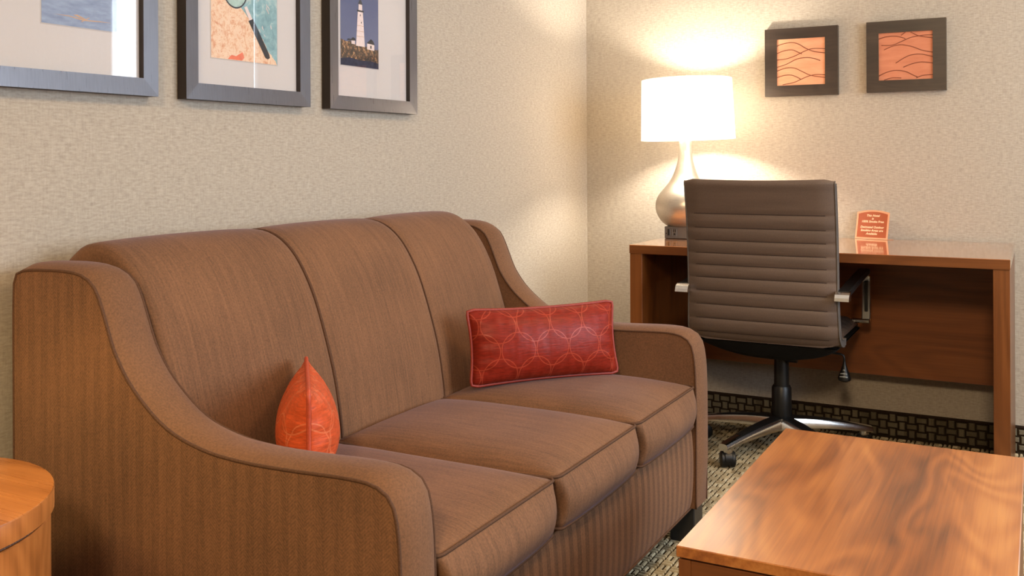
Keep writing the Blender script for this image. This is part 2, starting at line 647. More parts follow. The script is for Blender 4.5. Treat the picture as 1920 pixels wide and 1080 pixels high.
def carpet_mat(name='carpet_loops', g=1.0):
    n = N(name)
    at = n.node('ShaderNodeObjectInfo')
    v = n.coord()
    cell = n.node('ShaderNodeTexWhiteNoise', noise_dimensions='2D')
    sn = n.node('ShaderNodeVectorMath', operation='SNAP')
    n.link(v, sn.inputs[0])
    sn.inputs[1].default_value = (0.031, 0.031, 0.031)
    n.link(sn.outputs[0], cell.inputs['Vector'])
    f = n.noise(n.coord((1, 1, 1)), 420, 2, 0.7)
    big = n.noise(n.coord((1, 1, 1)), 9, 2, 0.6)
    k = n.math('ADD', n.math('MULTIPLY', cell.outputs['Value'], 0.35), n.math('ADD', n.math('MULTIPLY', f, 0.45), n.math('MULTIPLY', big, 0.2)))
    n.set(Base_Color=n.ramp(k, [(0.25, lin((132 * g, 116 * g, 88 * g))), (0.5, lin((174 * g, 158 * g, 126 * g))), (0.75, lin((206 * g, 192 * g, 160 * g)))]), Roughness=1.0)
    n.b.inputs['Specular IOR Level'].default_value = 0.05
    n.bump(f, 0.5, 0.002)
    return n.m


M['carpet'] = carpet_mat()
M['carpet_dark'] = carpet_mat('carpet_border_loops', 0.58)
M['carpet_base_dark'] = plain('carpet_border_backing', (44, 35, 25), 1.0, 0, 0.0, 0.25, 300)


def bars(items, normal_axis):
    """low chamfered loops: items of (centre a, centre b, half a, half b); returns verts/faces in (a, b, h)"""
    it = np.array(items)
    n = len(it)
    hgt = 0.0045
    ca, cb, ha, hb = it.T
    s = np.array([(-1, -1), (1, -1), (1, 1), (-1, 1)], float)
    inset = 0.0025
    V = np.zeros((n, 8, 3))
    for k in range(4):
        V[:, k, 0] = ca + s[k, 0] * ha
        V[:, k, 1] = cb + s[k, 1] * hb
        V[:, 4 + k, 0] = ca + s[k, 0] * (ha - inset)
        V[:, 4 + k, 1] = cb + s[k, 1] * (hb - inset)
        V[:, 4 + k, 2] = hgt
    base = np.array([(4, 5, 6, 7), (0, 1, 5, 4), (1, 2, 6, 5), (2, 3, 7, 6), (3, 0, 4, 7)])
    Fc = (base[None] + 8 * np.arange(n)[:, None, None]).reshape(-1, 4)
    return V.reshape(-1, 3), Fc


def weave(x0, x1, y0, y1, b):
    items = []
    for i in range(int((x1 - x0) / b)):
        for j in range(int((y1 - y0) / b)):
            cx, cy = x0 + (i + .5) * b, y0 + (j + .5) * b
            for s in (-1, 1):
                if (i + j) % 2:
                    items.append((cx, cy + s * b * 0.25, b * 0.46, b * 0.165))
                else:
                    items.append((cx + s * b * 0.25, cy, b * 0.165, b * 0.46))
    return items


def fast_mesh(name, V, Fc, mat, parent):
    org = ORIGIN[parent.name]
    me = bpy.data.meshes.new(name)
    me.from_pydata((np.asarray(V) - org).tolist(), [], np.asarray(Fc).tolist())
    me.materials.append(M[mat])
    o = bpy.data.objects.new(name, me)
    COL.objects.link(o)
    o.parent = parent
    o['kind'] = 'stuff'
    return o


V, Fc = bars(weave(0.012, 3.62, -3.6, -0.012, 0.031), 2)
fast_mesh('carpet_loop', V, Fc, 'carpet', floor)

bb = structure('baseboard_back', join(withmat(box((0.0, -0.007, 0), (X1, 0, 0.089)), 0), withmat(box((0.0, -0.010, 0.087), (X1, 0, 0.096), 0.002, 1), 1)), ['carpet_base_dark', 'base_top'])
items = []
px_, pz = 0.034, 0.0275
for i in range(int(1.98 / px_) + 48):
    for j in range(3):
        cx, cz = 0.02 + (i + .5) * px_, 0.004 + (j + .5) * pz
        items.append((cx, cz, px_ * 0.52, pz * 0.32) if (i + j) % 2 else (cx, cz, px_ * 0.30, pz * 0.5))
V, Fc = bars(items, 1)
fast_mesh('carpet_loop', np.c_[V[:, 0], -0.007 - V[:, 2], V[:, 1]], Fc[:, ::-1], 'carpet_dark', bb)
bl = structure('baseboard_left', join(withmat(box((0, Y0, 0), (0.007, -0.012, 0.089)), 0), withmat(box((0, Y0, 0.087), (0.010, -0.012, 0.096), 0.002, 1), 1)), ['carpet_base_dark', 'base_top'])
items = []
for i in range(int(4.0 / px_)):
    for j in range(3):
        cy, cz = -4.1 + (i + .5) * px_, 0.004 + (j + .5) * pz
        items.append((cy, cz, px_ * 0.52, pz * 0.32) if (i + j) % 2 else (cy, cz, px_ * 0.30, pz * 0.5))
V, Fc = bars(items, 1)
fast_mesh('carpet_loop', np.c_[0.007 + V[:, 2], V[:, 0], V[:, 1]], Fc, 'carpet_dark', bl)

# ------------------------------------------------------------------ sofa
sofa = thing('sofa', (0.48, -2.02, 0), 'brown herringbone three-seat sofa with swooping arms against the left wall', 'sofa')
ARM = [(0.045, 0.105), (0.045, 0.30), (0.045, 0.60), (0.046, 0.80), (0.052, 0.842), (0.075, 0.853), (0.14, 0.857), (0.20, 0.857), (0.238, 0.851), (0.268, 0.833),
       (0.287, 0.80), (0.303, 0.762), (0.325, 0.715), (0.37, 0.660), (0.445, 0.606), (0.53, 0.580), (0.62, 0.572), (0.72, 0.573), (0.82, 0.577), (0.875, 0.575), (0.908, 0.560),
       (0.922, 0.525), (0.928, 0.45), (0.929, 0.30), (0.928, 0.105)]


def make_arm(ya, yb):
    prof = spline(ARM, 110)
    tg = np.gradient(prof, axis=0)
    tg /= np.linalg.norm(tg, axis=1)[:, None]
    nr = np.stack([-tg[:, 1], tg[:, 0]], 1)      # outward (left of travel: up/front)
    K = 13
    n = len(prof)
    s = np.linspace(-1, 1, K)
    # crown: domed upholstered band with soft edges
    crown = 0.014 * (1 - np.abs(s) ** 2.6)
    fade = np.clip(np.minimum(prof[:, 1] - 0.1, 0.12) / 0.12, 0.15, 1)
    V = []
    ym, hw = (ya + yb) / 2, (yb - ya) / 2
    for i in range(n):
        for k in range(K):
            o = crown[k] * fade[i]
            V.append((prof[i, 0] + nr[i, 0] * o, ym + hw * s[k], prof[i, 1] + nr[i, 1] * o))
    Fc, Mi = [], []
    for i in range(n - 1):
        for k in range(K - 1):
            Fc.append((i * K + k, (i + 1) * K + k, (i + 1) * K + k + 1, i * K + k + 1))
            Mi.append(1)
    Fc.append(tuple(i * K for i in range(n)))
    Mi.append(0 if ya < -2.7 else 1)
    Fc.append(tuple(i * K + K - 1 for i in range(n - 1, -1, -1)))
    Mi.append(0 if ya < -2.7 else 1)
    Fc.append(tuple(range(K)) + tuple((n - 1) * K + k for k in range(K - 1, -1, -1)))
    Mi.append(1)
    arm = obj('arm', (V, Fc, Mi), ['fab_x', 'fab_band'], sofa, True, auto=0.6)
    for y in (ya, yb):
        e = 0.001 if y == ya else -0.001
        obj('piping', tube(np.c_[prof[:, 0] + nr[:, 0] * 0.0008, np.full(n, y + e), prof[:, 1] + nr[:, 1] * 0.0008], 0.0029, 8), 'piping', arm, True)
    return arm


YN0, YN1, YF0, YF1 = -2.765, -2.672, -1.372, -1.276
make_arm(YN0, YN1)
make_arm(YF0, YF1)

BACK = [(0.392, 0.33), (0.392, 0.42), (0.388, 0.475), (0.372, 0.57), (0.345, 0.665), (0.312, 0.755), (0.276, 0.82), (0.24, 0.862), (0.20, 0.888), (0.155, 0.899), (0.11, 0.896), (0.075, 0.876), (0.056, 0.845), (0.05, 0.70), (0.05, 0.35)]
bprof = spline(BACK, 70)
btg = np.gradient(bprof, axis=0)
btg /= np.linalg.norm(btg, axis=1)[:, None]
bnr = np.stack([btg[:, 1], -btg[:, 0]], 1)
if bnr[0, 0] < 0:
    bnr = -bnr
YS = [-2.668, -2.213, -1.788, -1.378]
ys = []
for a, b in zip(YS[:-1], YS[1:]):
    ys += [a + (b - a) * t for t in (0.0, 0.012, 0.03, 0.07, 0.14, 0.25, 0.4, 0.55, 0.7, 0.82, 0.9, 0.95, 0.978, 0.992)]
ys.append(YS[-1])


def back_off(y, i):
    z = bprof[i, 1]
    off = 0.0
    for s in YS[1:3]:
        off -= 0.005 * math.exp(-((y - s) / 0.009) ** 2)
    k = [j for j in range(3) if YS[j] - 1e-9 <= y <= YS[j + 1] + 1e-9][0]
    t = (y - YS[k]) / (YS[k + 1] - YS[k])
    off += 0.005 * (1 - abs(2 * t - 1) ** 2.5)
    e = min(y - YS[0], YS[-1] - y)
    er = 0.022 if y - YS[0] < YS[-1] - y else 0.045
    if e < er:
        q = 1 - e / er
        off -= er * (1 - math.sqrt(max(0.0, 1 - q * q)))
    return off


n_b = len(bprof)
V = []
for y in ys:
    for i in range(n_b):
        o = back_off(y, i)
        V.append((bprof[i, 0] + bnr[i, 0] * o, y, bprof[i, 1] + bnr[i, 1] * o))
Fc = []
for a in range(len(ys) - 1):
    for i in range(n_b - 1):
        Fc.append((a * n_b + i, a * n_b + i + 1, (a + 1) * n_b + i + 1, (a + 1) * n_b + i))
Fc.append(tuple(range(n_b)))
Fc.append(tuple((len(ys) - 1) * n_b + i for i in range(n_b - 1, -1, -1)))
Fc.append(tuple(a * n_b for a in range(len(ys))) + tuple(a * n_b + n_b - 1 for a in range(len(ys) - 1, -1, -1)))
back = obj('backrest', (V, Fc), 'fab_seat', sofa, True, auto=0.9)
for s in YS[1:3]:
    pts = [(bprof[i, 0] + bnr[i, 0] * -0.003, s, bprof[i, 1] + bnr[i, 1] * -0.003) for i in range(2, 56)]
    obj('piping', tube(pts, 0.0036 if s < -2 else 0.0022, 8), 'piping', back, True)


def rounded_rect(x0, x1, y0, y1, rf, rb, n=9):
    """plan outline, front (x1) corners radius rf, back corners rb; counter-clockwise"""
    out = []
    for cx, cy, r, a0 in ((x1 - rf, y0 + rf, rf, -90), (x1 - rf, y1 - rf, rf, 0), (x0 + rb, y1 - rb, rb, 90), (x0 + rb, y0 + rb, rb, 180)):
        for k in range(n):
            a = math.radians(a0 + 90 * k / (n - 1))
            out.append((cx + r * math.cos(a), cy + r * math.sin(a)))
    return out


def densify(P, step=0.03):
    out = []
    n = len(P)
    for i in range(n):
        a, b = np.array(P[i]), np.array(P[(i + 1) % n])
        m = max(1, int(np.linalg.norm(b - a) / step))
        for k in range(m):
            out.append(tuple(a + (b - a) * k / m))
    return out


def seat_cushion(ya, yb, k):
    x0, x1 = 0.385, 0.930
    zb, zt = 0.338, 0.440
    seam = np.array(densify(rounded_rect(x0, x1, ya + 0.002, yb - 0.002, 0.022, 0.02)))
    n = len(seam)
    cx, cy = (x0 + x1) / 2, (ya + yb) / 2
    hx, hy = (x1 - x0) / 2, (yb - ya) / 2
    rows = []

    def side(t):          # t 0 bottom seam, 1 top seam
        bulge = math.sin(math.pi * t)
        P = seam.copy()
        fr = np.clip((seam[:, 0] - (x1 - 0.05)) / 0.05, 0, 1)
        mid = 1 - np.abs((seam[:, 1] - cy) / hy) ** 3
        P[:, 0] += fr * (0.008 * bulge + 0.018 * bulge * mid + 0.004 * mid * (1 - t))
        fd = np.clip((seam[:, 0] - (x1 - 0.16)) / 0.16, 0, 1) ** 0.7
        pinch = 0.030 * fd * (0.30 + 0.70 * bulge) * (1 - 0.4 * t)
        P[:, 1] -= np.sign(seam[:, 1] - cy) * pinch * np.abs((seam[:, 1] - cy) / hy) ** 12 * (1 if t < 0.999 else 0)
        z = zb + (zt - zb) * t - 0.010 * t * np.clip(1 - np.abs((seam[:, 0] - cx) / hx) ** 2.2, 0, 1) * np.abs((seam[:, 1] - cy) / hy) ** 8
        sag = 0.004 * mid * fr * (1 - t)
        return [(p[0], p[1], zz - sg) for p, sg, zz in zip(P, sag, z)]
    for q in (0.7, 0.93):
        rows.append([(cx + (p[0] - cx) * q, cy + (p[1] - cy) * q, zb - 0.004) for p in seam])
    for t in np.linspace(0, 1, 9):
        rows.append(side(t))
    top_rings = 9
    for r in range(1, top_rings):
        q = 1 - r / top_rings
        ring = []
        for p in seam:
            sx, sy = (p[0] - cx) * q / hx, (p[1] - cy) * q / hy
            crown = (0.024 if k == 0 else 0.031) * ((1 - abs(sx) ** 3.6) * (1 - abs(sy) ** 3.4)) ** 0.62 - 0.010 * max(0, 1 - abs(sx) ** 2.2) * abs(sy) ** 8
            ring.append((cx + (p[0] - cx) * q, cy + (p[1] - cy) * q, zt + crown))
        rows.append(ring)
    V = [v for rw in rows for v in rw]
    R = len(rows)
    Fc = []
    for r in range(R - 1):
        for i in range(n):
            j = (i + 1) % n
            Fc.append((r * n + i, r * n + j, (r + 1) * n + j, (r + 1) * n + i))
    Fc.append(tuple(range(n - 1, -1, -1)))
    V.append((cx, cy, zt + (0.024 if k == 0 else 0.031)))
    for i in range(n):
        Fc.append(((R - 1) * n + i, (R - 1) * n + (i + 1) % n, len(V) - 1))
    c = obj('seat_cushion', (V, Fc), 'fab_seat', sofa, True)
    top = np.array(side(1.0))
    obj('piping', tube(top + np.array([0, 0, 0.001]), 0.0032, 7, closed=True), 'piping', c, True)
    bot = np.array(side(0.0))
    obj('piping', tube(bot, 0.0030, 7, closed=True), 'piping', c, True)
    return c


for k, (a, b) in enumerate(zip((-2.668, -2.240, -1.806), (-2.240, -1.806, -1.378))):
    seat_cushion(a, b, k)

# front rail with a gently puffed face
NY, NZ = 34, 12


def rail_pt(i, j):
    y = YN1 + 0.002 + (YF0 - YN1 - 0.004) * i / (NY - 1)
    t = j / (NZ - 1)
    z = 0.105 + 0.226 * t
    x = 0.912 + 0.010 * math.sin(math.pi * t) ** 0.5 + 0.003 * math.sin(y * 21) * t
    return (x, y, z)


fv, ff = grid(rail_pt, NY, NZ)
nb = len(fv)
rv = fv + [(0.80, v[1], v[2]) for v in fv]
edge = [i * NZ for i in range(NY)] + [(NY - 1) * NZ + j for j in range(1, NZ)] + [i * NZ + NZ - 1 for i in range(NY - 2, -1, -1)] + [j for j in range(NZ - 2, 0, -1)]
rf = list(ff) + [tuple(i + nb for i in f) for f in ff] + [(edge[k], edge[(k + 1) % len(edge)], edge[(k + 1) % len(edge)] + nb, edge[k] + nb) for k in range(len(edge))]
rail = obj('front_rail', (rv, rf), 'fab_y', sofa, True, auto=0.7)
obj('piping', tube([(v[0] + 0.003, v[1], v[2] + 0.002) for v in [rail_pt(i, NZ - 1) for i in range(NY)]], 0.0035, 7), 'piping', rail, True)
obj('piping', tube([(v[0] + 0.002, v[1], v[2]) for v in [rail_pt(i, 0) for i in range(NY)]], 0.0028, 7), 'piping', rail, True)
obj('seat_deck', box((0.06, YN1 + 0.001, 0.12), (0.80, YF0 - 0.001, 0.325)), 'fab_y', sofa)
for x in (0.085, 0.85):
    for y in (-2.755, -1.36):
        z1 = 0.108
        g = box((x, y, 0.004), (x + 0.07, y + 0.075, z1), 0.003, 1)
        obj('leg', g, 'dark_leg', sofa)

# ------------------------------------------------------------------ throw pillows
def pillow(name, mat, centre, along, up, W, Hh, T, label, sag=1.0, ex=(2.4, 0.62), cord='satin_pipe'):
    a = Vector(along).normalized()
    u = Vector(up)
    u = (u - a * u.dot(a)).normalized()
    nrm = a.cross(u)
    NU, NV = 40, 26

    def corner(u_, v_):
        # outline: sides pulled in a little between the corners
        x = W / 2 * u_ * (1 - 0.05 * (1 - v_ * v_) * abs(u_) ** 3)
        z = Hh / 2 * v_ * (1 - 0.07 * (1 - u_ * u_) * abs(v_) ** 3)
        r = 0.10
        return x, z

    def surf(sgn):
        def fn(i, j):
            u_, v_ = -1 + 2 * i / (NU - 1), -1 + 2 * j / (NV - 1)
            x, z = corner(u_, v_)
            # soften the corners
            cu, cv = abs(u_), abs(v_)
            k = max(0, cu - 0.9) / 0.1 * max(0, cv - 0.82) / 0.18
            x *= 1 - 0.022 * k
            z *= 1 - 0.05 * k
            vs = abs(2 * ((v_ + 1) / 2) ** sag - 1)
            t = ((1 - cu ** 3.2) * (1 - vs ** ex[0])) ** ex[1]
            wr = 0.0045 * math.sin(u_ * 37 + 2.0 * math.sin(v_ * 3)) * (cv ** 3) * (1 - cv ** 8) + 0.004 * math.sin(v_ * 17 + u_ * 4) * cu ** 4 * (1 - cu ** 10)
            return (x, sgn * (T / 2 * t + (wr if t > 0.02 else 0)), z)
        return fn
    g1, g2 = grid(surf(-1), NU, NV), grid(surf(1), NU, NV)
    V, Fc, _ = join(g1, (g2[0], [tuple(reversed(f)) for f in g2[1]]))
    me = bpy.data.meshes.new(name)
    bm = bmesh.new()
    vs = [bm.verts.new(v) for v in V]
    for f in Fc:
        bm.faces.new([vs[i] for i in f])
    bmesh.ops.remove_doubles(bm, verts=bm.verts, dist=0.0004)
    bmesh.ops.recalc_face_normals(bm, faces=bm.faces)
    for f in bm.faces:
        f.smooth = True
    bm.to_mesh(me)
    bm.free()
    me.materials.append(M[mat])
    o = bpy.data.objects.new(name, me)
    COL.objects.link(o)
    o.matrix_world = Matrix(((a.x, -nrm.x, u.x, centre[0]), (a.y, -nrm.y, u.y, centre[1]), (a.z, -nrm.z, u.z, centre[2]), (0, 0, 0, 1)))
    tag(o, label, 'pillow', 'red satin throw pillows on the sofa')
    rim = []
    fn = surf(1)
    for i in range(NU):
        rim.append(fn(i, 0))
    for j in range(1, NV):
        rim.append(fn(NU - 1, j))
    for i in range(NU - 2, -1, -1):
        rim.append(fn(i, NV - 1))
    for j in range(NV - 2, 0, -1):
        rim.append(fn(0, j))
    rim = spline([(p[0], 0.0, p[2]) for p in rim], 130, closed=True)
    ORIGIN[o.name] = np.zeros(3)
    p = obj('piping', tube(rim, 0.0042, 8, closed=True), cord, o, True)
    return o


pillow('throw_pillow', 'satin', (0.584, -1.600, 0.568), (0.63, 0.776, 0.0), (-0.12, 0.10, 0.98), 0.435, 0.198, 0.11,
       'red satin lumbar pillow with ring pattern, leaning wide open by the far sofa arm')
pillow('throw_pillow', 'satin2', (0.517, -2.482, 0.563), (0.655, -0.755, 0.03), (0.0, 0.0, 1.0), 0.372, 0.178, 0.120,
       'orange-red satin pillow standing edge-on behind the near sofa arm', 0.8, (1.9, 0.78), 'satin_pipe2')

# ------------------------------------------------------------------ coffee table
ct = thing('coffee_table', (1.486, -2.09, 0), 'low rectangular coffee table with glossy orange-brown wood top before the sofa', 'table')
obj('tabletop', box((1.2475, -2.468, 0.432), (1.7245, -1.713, 0.45), 0.0015, 1), 'wood_ct', ct)
obj('reveal', box((1.2545, -2.461, 0.4285), (1.7175, -1.720, 0.432)), 'groove', ct)
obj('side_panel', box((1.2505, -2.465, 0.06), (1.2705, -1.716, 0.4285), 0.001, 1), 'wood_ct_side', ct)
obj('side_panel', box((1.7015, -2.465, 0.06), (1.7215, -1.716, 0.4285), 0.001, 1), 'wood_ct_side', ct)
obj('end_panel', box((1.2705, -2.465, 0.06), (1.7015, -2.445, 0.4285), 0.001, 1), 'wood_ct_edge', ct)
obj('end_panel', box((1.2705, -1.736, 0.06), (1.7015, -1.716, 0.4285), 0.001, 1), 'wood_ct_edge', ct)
obj('plinth', box((1.28, -2.435, 0.004), (1.69, -1.746, 0.06), 0.001, 1), 'groove', ct)

# ------------------------------------------------------------------ round end table
ec = (0.288, -3.155, 0)
et = thing('end_table', ec, 'round drum end table of honey-brown wood in the left corner beside the sofa', 'table')
R = 0.2395
tt = lathe([(R - 0.004, 0.5365), (R - 0.001, 0.538), (R - 0.001, 0.5675), (R - 0.002, 0.5695), (R - 0.004, 0.570)], ec, 72)
obj('tabletop', (tt[0], tt[1], [1] * 144 + [0] * 146), ['wood_end_top', 'wood_end_side'], et, True, auto=0.5)
obj('reveal', lathe([(R - 0.014, 0.530), (R - 0.014, 0.5365)], ec, 72), 'groove', et, True, auto=0.5)
obj('inlay', lathe([(R - 0.008, 0.5322), (R - 0.008, 0.5340)], ec, 72), 'steel_line', et, True, auto=0.5)
obj('drawer_band', lathe([(R - 0.008, 0.426), (R - 0.006, 0.427), (R - 0.006, 0.529), (R - 0.008, 0.5305)], ec, 72), 'wood_end_side', et, True, auto=0.5)
obj('reveal', lathe([(R - 0.014, 0.422), (R - 0.014, 0.426)], ec, 72), 'groove', et, True, auto=0.5)
obj('drum', lathe([(R - 0.008, 0.05), (R - 0.006, 0.052), (R - 0.006, 0.421), (R - 0.008, 0.422)], ec, 72), 'wood_end_side', et, True, auto=0.5)
obj('plinth', lathe([(R - 0.03, 0.004), (R - 0.03, 0.05)], ec, 72), 'groove', et, True, auto=0.5)

# ------------------------------------------------------------------ desk
DX0, DX1, DY = 0.456, 1.676, -0.655
dk = thing('writing_desk', ((DX0 + DX1) / 2, DY / 2, 0), 'reddish-brown wooden writing desk with slab legs against the back wall', 'desk')
obj('desktop', join(withmat(box((DX0, DY, 0.719), (DX1, -0.010, 0.75), 0.0012, 1), 0)), 'wood_desk_top', dk)
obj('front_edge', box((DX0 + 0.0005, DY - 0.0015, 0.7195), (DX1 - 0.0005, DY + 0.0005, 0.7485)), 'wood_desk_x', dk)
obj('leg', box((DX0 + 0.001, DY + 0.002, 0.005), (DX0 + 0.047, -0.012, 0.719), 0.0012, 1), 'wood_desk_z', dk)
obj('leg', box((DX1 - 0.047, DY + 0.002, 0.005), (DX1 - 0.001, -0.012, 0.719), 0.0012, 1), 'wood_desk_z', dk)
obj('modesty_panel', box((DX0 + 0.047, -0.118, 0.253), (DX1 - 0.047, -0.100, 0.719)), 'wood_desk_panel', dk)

# ------------------------------------------------------------------ desk lamp
LX, LY = 0.541, -0.275
lm = thing('table_lamp', (LX, LY, 0.75), 'lit table lamp with white drum shade and gourd-shaped silver base on the desk', 'lamp')
base = obj('base', box((LX - 0.064, LY - 0.066, 0.7505), (LX + 0.064, LY + 0.066, 0.797), 0.003, 2), 'pewter', lm)
for x in (LX - 0.049, LX - 0.022):
    ol = obj('outlet', box((x - 0.010, LY - 0.0685, 0.760), (x + 0.010, LY - 0.0665, 0.790), 0.002, 1), 'pewter', base)
    if x < LX - 0.04:
        g = join(box((x - 0.001, LY - 0.0695, 0.763), (x + 0.007, LY - 0.0683, 0.787)), tube([(x - 0.006, LY - 0.0692, 0.770), (x - 0.006, LY - 0.0683, 0.770)], 0.0025, 8))
    else:
        g = join(box((x - 0.005, LY - 0.0695, 0.776), (x - 0.002, LY - 0.0683, 0.786)), box((x + 0.002, LY - 0.0695, 0.776), (x + 0.005, LY - 0.0683, 0.786)), tube([(x, LY - 0.0694, 0.768), (x, LY - 0.0683, 0.768)], 0.004, 8))
    obj('socket_slot', g, 'black', base)
prof = [(0.070, 0.797), (0.075, 0.799), (0.093, 0.814), (0.106, 0.833), (0.113, 0.850), (0.1165, 0.868), (0.1155, 0.887), (0.109, 0.907), (0.098, 0.925), (0.083, 0.943), (0.067, 0.962), (0.056, 0.979), (0.047, 0.997), (0.0385, 1.020), (0.031, 1.046), (0.0265, 1.072), (0.024, 1.100), (0.0235, 1.128), (0.0235, 1.150)]
pp = spline([(r, z) for r, z in prof], 70)
obj('body', lathe([tuple(p) for p in pp], (LX, LY, 0), 64), 'nickel', lm, True, auto=0.8)
tilt = Matrix.Translation((LX + 0.008, LY, 1.25)) @ Matrix.Rotation(math.radians(-1.3), 4, 'Y') @ Matrix.Translation((-LX - 0.008, -LY, -1.25))
rb, rt, zb_, zt_ = 0.181, 0.173, 1.132, 1.366
sh = lathe([(rb, zb_), (rt, zt_), (rt - 0.003, zt_), (rb - 0.003, zb_), (rb, zb_)], (LX + 0.008, LY, 0), 96, cap=False)
shade = obj('lamp_shade', rot_geo(sh, tilt), 'shade', lm, True, auto=0.5)
hz = 1.352
sp = [tube([(LX + 0.008, LY, hz), (LX + 0.008 + (rt - 0.003) * math.cos(a), LY + (rt - 0.003) * math.sin(a), hz)], 0.0018, 6) for a in (0.4, 0.4 + 2.094, 0.4 + 4.189)]
obj('spider', join(*[rot_geo(s, tilt) for s in sp]), 'nickel', lm)
obj('stem', join(tube([(LX, LY, 1.15), (LX, LY, 1.19)], 0.012, 12),
                 tube(spline([(LX, LY - 0.01, 1.17), (LX + 0.002, LY - 0.055, 1.23), (LX + 0.006, LY - 0.03, 1.33), (LX + 0.008, LY, 1.356), (LX + 0.009, LY + 0.03, 1.33), (LX + 0.002, LY + 0.055, 1.23), (LX, LY + 0.01, 1.17)], 40), 0.0018, 6)), 'nickel', lm, True)
obj('finial', rot_geo(lathe([(0.004, 1.352), (0.005, 1.366), (0.007, 1.374), (0.004, 1.382), (0.001, 1.384)], (LX + 0.008, LY, 0), 14), tilt), 'nickel', lm, True)

# ------------------------------------------------------------------ card on the desk
A = Vector((1.133, -0.040, 0.7508))
B = Vector((1.254, -0.073, 0.7508))
ex = (B - A).normalized()
nn = Vector((ex.y, -ex.x, 0))
nn = nn if nn.y < 0 else -nn
W = (B - A).length
uz = (Vector((0, 0, 1)) * math.cos(0.24) - nn * math.sin(0.24)).normalized()
fn_ = ex.cross(uz)
if fn_.y > 0:
    fn_ = -fn_
cd = thing('tent_card', tuple((A + B) / 2), 'small orange smoke-free notice card with cream lettering standing on the desk', 'sign')
Hc = 0.105


def card_pts(ins, off):
    pts = [(ins, ins), (W - ins, ins)]
    for k in range(13):
        t = 1 - k / 12
        x = ins + (W - 2 * ins) * t
        pts.append((x, Hc - ins + 0.009 * (1 - (2 * t - 1) ** 2) - 0.002))
    return [tuple(A + ex * p[0] + uz * p[1] + fn_ * off) for p in pts]


obj('card', poly(card_pts(0.0, 0.0), tuple(-fn_ * 0.0018)), 'card_white', cd)
obj('face_print', poly(card_pts(0.0065, 0.0005), tuple(-fn_ * 0.0004)), 'card_orange', cd)
# folded foot behind the card
P0, P1 = A + ex * (W * 0.35), A + ex * W
bk = Vector((0, 0.03, 0)) + ex * 0.02
obj('foot', poly([tuple(P0), tuple(P1), tuple(P1 + bk), tuple(P0 + bk)], (0, 0, 0.0012)), 'card_white', cd)
LINES = [('This Hotel', 0.090, 0.0118), ('is', 0.0785, 0.0118), ('100% Smoke Free', 0.067, 0.0118), ('Designated Outdoor', 0.0455, 0.0118), ('Smoking Areas are', 0.033, 0.0118), ('Available', 0.0205, 0.0118)]
Rm = Matrix(((ex.x, uz.x, fn_.x), (ex.y, uz.y, fn_.y), (ex.z, uz.z, fn_.z)))
for txt, hh, sz in LINES:
    fc = bpy.data.curves.new('lettering', 'FONT')
    fc.body = txt
    fc.size = sz
    fc.align_x = 'CENTER'
    fc.align_y = 'CENTER'
    fc.shear = 0.22
    fc.offset = 0.00022
    fc.extrude = 0.0001
    fc.resolution_u = 3
    fc.materials.append(M['card_text'])
    tmp = bpy.data.objects.new('lettering_curve', fc)
    COL.objects.link(tmp)
    bpy.context.view_layer.update()
    lm_ = bpy.data.meshes.new_from_object(tmp.evaluated_get(bpy.context.evaluated_depsgraph_get()))
    bpy.data.objects.remove(tmp)
    fo = bpy.data.objects.new('lettering', lm_)
    COL.objects.link(fo)
    fo.parent = cd
    pos = A + ex * (W / 2) + uz * hh + fn_ * 0.0008 - (A + B) / 2
    wmax = W - 0.018
    s = min(1.0, wmax / (len(txt) * sz * 0.56))
    fo.matrix_local = Matrix.Translation(pos) @ Rm.to_4x4() @ Matrix.Diagonal((s, 1, 1, 1))

# ------------------------------------------------------------------ office chair
HX, HY = 0.933, -0.385
ch = thing('office_chair', (HX, HY, 0), 'taupe ribbed-leather swivel office chair with chrome arms drawn up to the desk', 'chair')
# base legs
A0 = math.radians(-113.0)
hub = obj('hub', lathe([(0.036, 0.085), (0.046, 0.090), (0.047, 0.118), (0.043, 0.128), (0.036, 0.132)], (HX, HY, 0), 32), 'black', ch, True, auto=0.6)


def swing(local, ang, geo):
    m = Matrix.Translation((HX, HY, 0)) @ Matrix.Rotation(ang, 4, 'Z')
    return rot_geo(geo, m)


def leg_sweep(path, widths, heights):
    """path along x in (x, z); rounded-box cross sections"""
    V, Fc = [], []
    sec = [(-1, -1), (-1, 0.2), (-0.8, 0.8), (-0.4, 1), (0.4, 1), (0.8, 0.8), (1, 0.2), (1, -1)]
    n = len(sec)
    for (x, z), w, h in zip(path, widths, heights):
        for a, b in sec:
            V.append((x, a * w / 2, z + b * h / 2))
    for i in range(len(path) - 1):
        for k in range(n):
            l = (k + 1) % n
            Fc.append((i * n + k, i * n + l, (i + 1) * n + l, (i + 1) * n + k))
    Fc.append(tuple(range(n - 1, -1, -1)))
    Fc.append(tuple((len(path) - 1) * n + k for k in range(n)))
    return V, Fc


